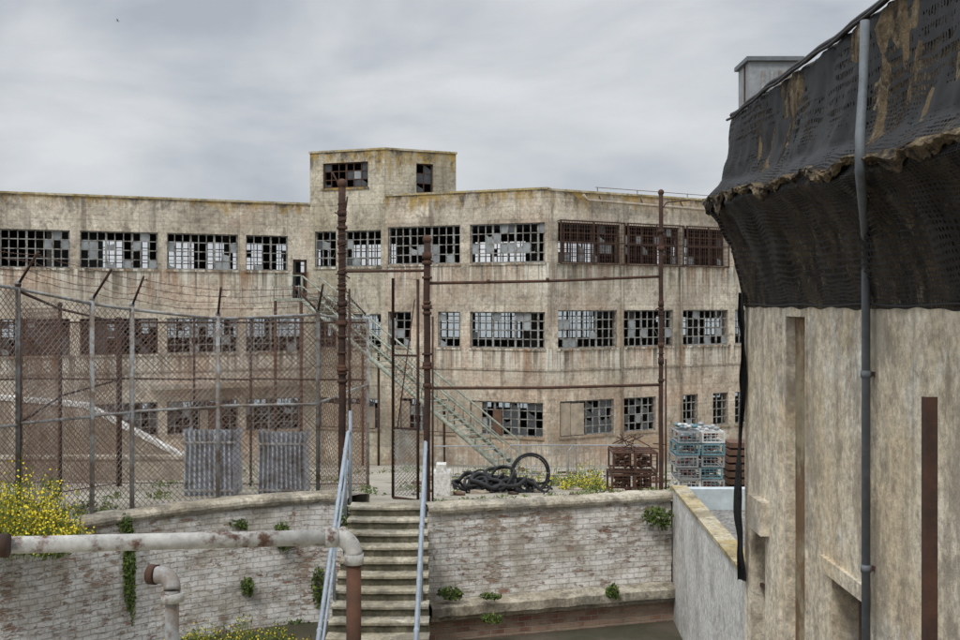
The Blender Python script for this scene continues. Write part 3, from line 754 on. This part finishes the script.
corrugated('corrugated_metal_bin',184,234,430,22); corrugated('corrugated_metal_bin',258,304,432,22)
b=B()
pts=[(-16,-2.9),(-12.6,-3.2),(-9.2,-5.0),(-8.6,-5.3)]
for a,c in zip(pts[:-1],pts[1:]):
    for yy in (35,35.3): b.face([(a[0],yy,-6.4),(c[0],yy,-6.4),(c[0],yy,c[1]),(a[0],yy,a[1])],'facL')
    b.face([(a[0],34.95,a[1]+.08),(c[0],34.95,c[1]+.08),(c[0],35.35,c[1]+.08),(a[0],35.35,a[1]+.08)],'white'); b.face([(a[0],34.95,a[1]-.06),(c[0],34.95,c[1]-.06),(c[0],34.95,c[1]+.08),(a[0],34.95,a[1]+.08)],'white')
b.make('concrete_ramp_wall')
b=B(); b.box((-20,31,-6),(-7.2,31.25,-4.35),'facL'); b.box((-20.05,30.95,-4.35),(-7.15,31.3,-4.26),'coping'); b.make('low_concrete_wall')
b=B()
D0=23.8
for i in range(34):
    x=U(X(462,D0),X(540,D0)); y=U(D0-.6,D0+.7); r_=U(.15,.36)
    if x<X(512,D0): z=yz(x,y)+U(.06,.32)
    else: z=yz(x,y)+U(.05,.14)
    b.torus((x,y,z),r_,U(.018,.048),(U(-.7,.7),U(-.9,.3),1),'black',wob=.1)
b.torus((X(530,D0),D0-.2,yz(1,D0)+.42),.42,.026,(.25,-1,.15),'black',wob=.02); b.torus((X(530,D0),D0-.1,yz(1,D0)+.40),.38,.02,(.2,-1,.12),'black')
for i in range(6):
    a=i*1.047; c=Vector((X(530,D0),D0-.15,yz(1,D0)+.41)); b.tube([c,c+Vector((math.cos(a)*.4,.03,math.sin(a)*.4))],.006,'galv',4)
b.make('black_hose_pile')
def cage(b,x,y,z,w,d,h,mat,fill=None):
    for xx in (x,x+w):
        for yy in (y,y+d): b.box((xx-.02,yy-.02,z),(xx+.02,yy+.02,z+h),mat)
    for zz in (z,z+h-.03):
        b.box((x,y-.021,zz),(x+w,y+.019,zz+.03),mat); b.box((x,y+d-.02,zz),(x+w,y+d+.021,zz+.03),mat)
        b.box((x-.021,y,zz+.002),(x+.019,y+d,zz+.028),mat); b.box((x+w-.019,y,zz+.002),(x+w+.021,y+d,zz+.028),mat)
    m=int(w/.09)
    for i in range(1,m): b.box((x+w*i/m-.005,y-.015,z),(x+w*i/m+.005,y-.007,z+h),mat)
    m=int(h/.09)
    for i in range(1,m+1): b.box((x,y-.024,z+h*i/(m+1)-.005),(x+w,y-.016,z+h*i/(m+1)+.005),mat)
    for i in range(3): b.box((x+.03,y+d*(i+.2)/3,z+h-.03),(x+w-.03,y+d*(i+.2)/3+.12,z+h-.012),mat)
    if fill:
        for i in range(26): b.ball((U(x+.08,x+w-.08),U(y+.08,y+d-.08),U(z+.08,z+h-.06)),U(.04,.07),random.choice(fill),.7)
b=B(); yy=21.6
for r_ in range(2):
    for c_ in range(2):
        cage(b,X(613,yy)+c_*.45+U(-.02,.02),yy+U(-.03,.03),yz(2,yy)+.05+r_*.44,.42,.8,.40,'rust',['rust','darkw','rustd'])
for i in range(14):
    a=Vector((X(613,yy)+U(0,.9),yy+U(-.05,.7),yz(2,yy)+.92+U(0,.1))); b.tube([a,a+Vector((U(-.4,.4),U(-.3,.3),U(-.1,.25)))],.012,'rust',4)
b.make('rusted_cage_stack')
b=B(); yy=23.2
for r_ in range(5):
    for c_ in range(2):
        cage(b,X(678,yy)+c_*.48+U(-.05,.05),yy+U(-.06,.06),yz(4,yy)+.05+r_*.255,.45,.8,.235,random.choice(['galv','whitep','teal','galvr']),['teal','whitep','black','galv','redp'])
for i in range(24): b.ball((X(678,yy)+U(.03,.9),yy+U(0,.7),yz(4,yy)+1.36+U(-.02,.05)),U(.04,.08),random.choice(['whitep','teal','galv']),.6)
b.make('crab_trap_stack')
b=B()
for i in range(7): b.box((X(728,24)+U(-.05,.05),24,yz(5,24)+.16*i),(X(728,24)+.5,24.7,yz(5,24)+.16*i+.11),'darkw')
b.make('timber_pallet_stack')
def barrier(x,y,w,name):
    b=B(); z=yz(x,y)
    b.tube([(x,y,z),(x,y,z+.85),(x+.12,y,z+1.0),(x+w-.12,y,z+1.0),(x+w,y,z+.85),(x+w,y,z)],.018,'galv',6); b.tube([(x,y,z+.2),(x+w,y,z+.2)],.015,'galv',5)
    m=int(w/.13)
    for i in range(1,m): b.tube([(x+w*i/m,y,z+.2),(x+w*i/m,y,z+1.0)],.008,'galv',4,caps=False)
    b.tube([(x+.2,y-.3,z),(x+.2,y+.3,z)],.015,'galv',5); b.tube([(x+w-.2,y-.3,z),(x+w-.2,y+.3,z)],.015,'galv',5); b.make(name)
for x,y in ((-1.4,29.5),(.7,29.6),(2.2,27.5)): barrier(x,y,1.9,'crowd_barrier')
b=B(); b.box((X(433,22),22,yz(-1,22)-.05),(X(450,22),22.6,yz(-1,22)+.45),'white'); b.box((X(436,22),22.05,yz(-1,22)+.45),(X(446,22),22.4,yz(-1,22)+.62),'white'); b.make('white_concrete_block')
b=B()
for i in range(130):
    x=U(-2,6);y=U(21.3,44);z=yz(x,y);s=U(.03,.11)
    b.obox((x,y),(math.cos(i),math.sin(i)),(-math.sin(i),math.cos(i)),-s*2,s*2,-s,s,z-.02,z+s*.7,random.choice(['board','rustd','fac','darkw','coping']))
b.make('scattered_rubble')

# ------------------------------------------------------------ vegetation
def flowers(name,c,rad,n,fl_=.35,size=.09):
    b=B(); zb=c[2]-rad[2]
    for i in range(int(n/14)):
        x=c[0]+U(-1,1)*rad[0];y=c[1]+U(-1,1)*rad[1]; h=U(.5,2.0)*rad[2]*math.sqrt(max(.15,1-((x-c[0])/rad[0])**2))*(1+.5*noise.noise(Vector((x*3,y*3,0))))
        tip=Vector((x+U(-.16,.16),y+U(-.1,.1),zb+h)); b.tube([(x,y,zb),tip],.004,'leaf2',3,caps=False)
        for j in range(14):
            t=U(.1,1); p=Vector((x,y,zb)).lerp(tip,t)+Vector((U(-.07,.07),U(-.07,.07),U(-.03,.03)))
            a=Vector((U(-1,1),U(-1,1),U(-.6,1))).normalized(); bb=a.orthogonal().normalized(); f=(t>.45 and R()<fl_*1.5)
            L=size*(.44 if f else U(.6,1.2)); w=L*(.9 if f else .4)
            b.face([p-a*L*.5,p+bb*w*.5,p+a*L*.5,p-bb*w*.5],'yellow' if f else random.choice(['leaf','leaf2']))
    b.make(name)
flowers('yellow_flower_bush',(X(12,16),16.2,-3.05),(.85,.6,.58),7500,.55,.085)
flowers('yellow_flower_bush',(X(588,25),25.5,yz(2,25.5)+.25),(.6,.5,.3),1700,.4,.08)
flowers('yellow_flower_bush',(X(555,25),27.5,yz(2,27.5)+.2),(1.6,.6,.25),1500,.25,.08)
flowers('yellow_flower_bush',(X(235,18.6),18.7,-5.6),(1.2,.35,.25),2400,.25,.07)
flowers('weed_patch',(X(75,17.9),18.4,-3.4),(.5,.3,.2),700,.05,.08)
def onwall(u,d,v,w,h,n,name='wall_fern',sz=.08):
    b=B(); x=X(u,d); b.leaves((x,d-.08,Z(v,d)),(w,.09,h),n,sz,['leaf','leaf','leaf2'],droop=.6)
    b.leaves((x+w*.4,d-.06,Z(v,d)-h*.7),(w*.5,.06,h*.6),int(n*.3),sz*.8,['leaf','leaf2'],droop=.6); b.make(name)
def onleft(u,v,w,h,n,name='wall_fern',sz=.08):
    for a,c in zip(LW[:-1],LW[1:]):
        t=hit(u,a,c)/math.hypot(c[0]-a[0],c[1]-a[1])
        if 0<=t<=1:
            d=a[1]+(c[1]-a[1])*t; onwall(u,d-.02,v,w,h,n,name,sz); return
onleft(131,565,.10,.75,1100); onleft(126,522,.14,.15,250); onleft(283,535,.17,.26,420); onleft(248,585,.13,.16,260)
onwall(346,19.3,515,.16,.2,320,'weed_tuft'); onleft(319,585,.12,.4,350); onwall(450,18.75,592,.22,.11,350,'weed_tuft'); onwall(612,19.5,590,.13,.12,260,'weed_tuft')
onwall(657,19.9,516,.3,.2,650,'wall_fern'); onwall(490,18.8,595,.2,.05,160,'weed_tuft'); onleft(300,630,.4,.2,600,'weed_tuft'); onleft(240,523,.2,.1,150); onwall(492,18.6,617,.2,.08,180,'weed_tuft')
b=B()
for i in range(70):
    x=U(-14,6);y=U(21,46); b.leaves((x,y,yz(x,y)+.06),(U(.15,.5),U(.15,.4),.12),60,.09,['leaf','leaf2'])
for i in range(40):
    x=U(-.8,3.4); y=18.85+(x+.88)*.297+.3; b.leaves((x,y,-3.42),(U(.05,.2),.08,.05),20,.05,['leaf','leaf2'])
b.make('yard_weeds')
b=B(); d=150; gx=X(118,d);gz=Z(21,d)
b.tube([(gx-.3,d,gz),(gx-.1,d,gz+.02),(gx+.15,d,gz),(gx+.32,d,gz-.02)],[.03,.1,.09,.01],'whitep',8)
for s_ in (-1,1): b.face([(gx-.15,d,gz+.05),(gx+.1,d,gz+.05),(gx+.05,d+s_*.35,gz+.25),(gx-.02,d+s_*.8,gz+.12),(gx-.12,d+s_*.35,gz+.25)],'corr')
b.make('gull')

# ------------------------------------------------------------ world, light, camera
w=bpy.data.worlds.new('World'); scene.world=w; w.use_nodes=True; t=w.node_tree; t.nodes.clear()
out=t.nodes.new('ShaderNodeOutputWorld'); sky=t.nodes.new('ShaderNodeTexSky'); sky.sky_type='NISHITA'; sky.sun_disc=False; sky.sun_elevation=math.radians(52); sky.sun_rotation=math.radians(205)
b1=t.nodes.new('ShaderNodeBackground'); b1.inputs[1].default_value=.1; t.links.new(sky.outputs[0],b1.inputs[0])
tc=t.nodes.new('ShaderNodeTexCoord'); mp=t.nodes.new('ShaderNodeMapping'); mp.inputs['Scale'].default_value=(1,1,2.4); mp.inputs['Location'].default_value=(.9,.2,.35); t.links.new(tc.outputs['Generated'],mp.inputs[0])
nz=t.nodes.new('ShaderNodeTexNoise'); nz.inputs['Scale'].default_value=3.8; nz.inputs['Detail'].default_value=6; nz.inputs['Roughness'].default_value=.50; nz.inputs['Distortion'].default_value=.3; t.links.new(mp.outputs[0],nz.inputs['Vector'])
cr=t.nodes.new('ShaderNodeValToRGB'); cr.color_ramp.elements[0].position=.36; cr.color_ramp.elements[0].color=(.45,.485,.54,1); cr.color_ramp.elements[1].position=.62; cr.color_ramp.elements[1].color=(.74,.76,.78,1); t.links.new(nz.outputs['Fac'],cr.inputs[0])
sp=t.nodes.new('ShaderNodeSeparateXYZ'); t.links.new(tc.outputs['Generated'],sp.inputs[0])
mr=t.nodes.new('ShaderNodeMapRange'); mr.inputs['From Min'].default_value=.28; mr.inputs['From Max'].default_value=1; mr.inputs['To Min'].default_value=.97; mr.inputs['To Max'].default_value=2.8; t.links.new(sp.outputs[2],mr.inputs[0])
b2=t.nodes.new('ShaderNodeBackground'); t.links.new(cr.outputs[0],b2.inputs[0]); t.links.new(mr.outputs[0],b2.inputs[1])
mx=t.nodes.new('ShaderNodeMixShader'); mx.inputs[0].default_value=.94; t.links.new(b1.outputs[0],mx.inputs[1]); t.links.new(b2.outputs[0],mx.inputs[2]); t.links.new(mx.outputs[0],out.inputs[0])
sl=bpy.data.lights.new('sun','SUN'); sl.energy=1.5; sl.angle=math.radians(12); sl.color=(1,.97,.92)
so=bpy.data.objects.new('sun',sl); scene.collection.objects.link(so); so.rotation_euler=(math.radians(38),0,math.radians(-25))
cam=bpy.data.cameras.new('camera'); co=bpy.data.objects.new('camera',cam); scene.collection.objects.link(co)
cam.sensor_width=36; cam.lens=36*F/960; cam.shift_y=-15/960; cam.clip_end=30000; cam.clip_start=.05
co.location=(0,0,0); co.rotation_euler=(math.radians(90),0,0); scene.camera=co
scene.view_settings.view_transform='Standard'; scene.view_settings.look='None'; scene.view_settings.exposure=0
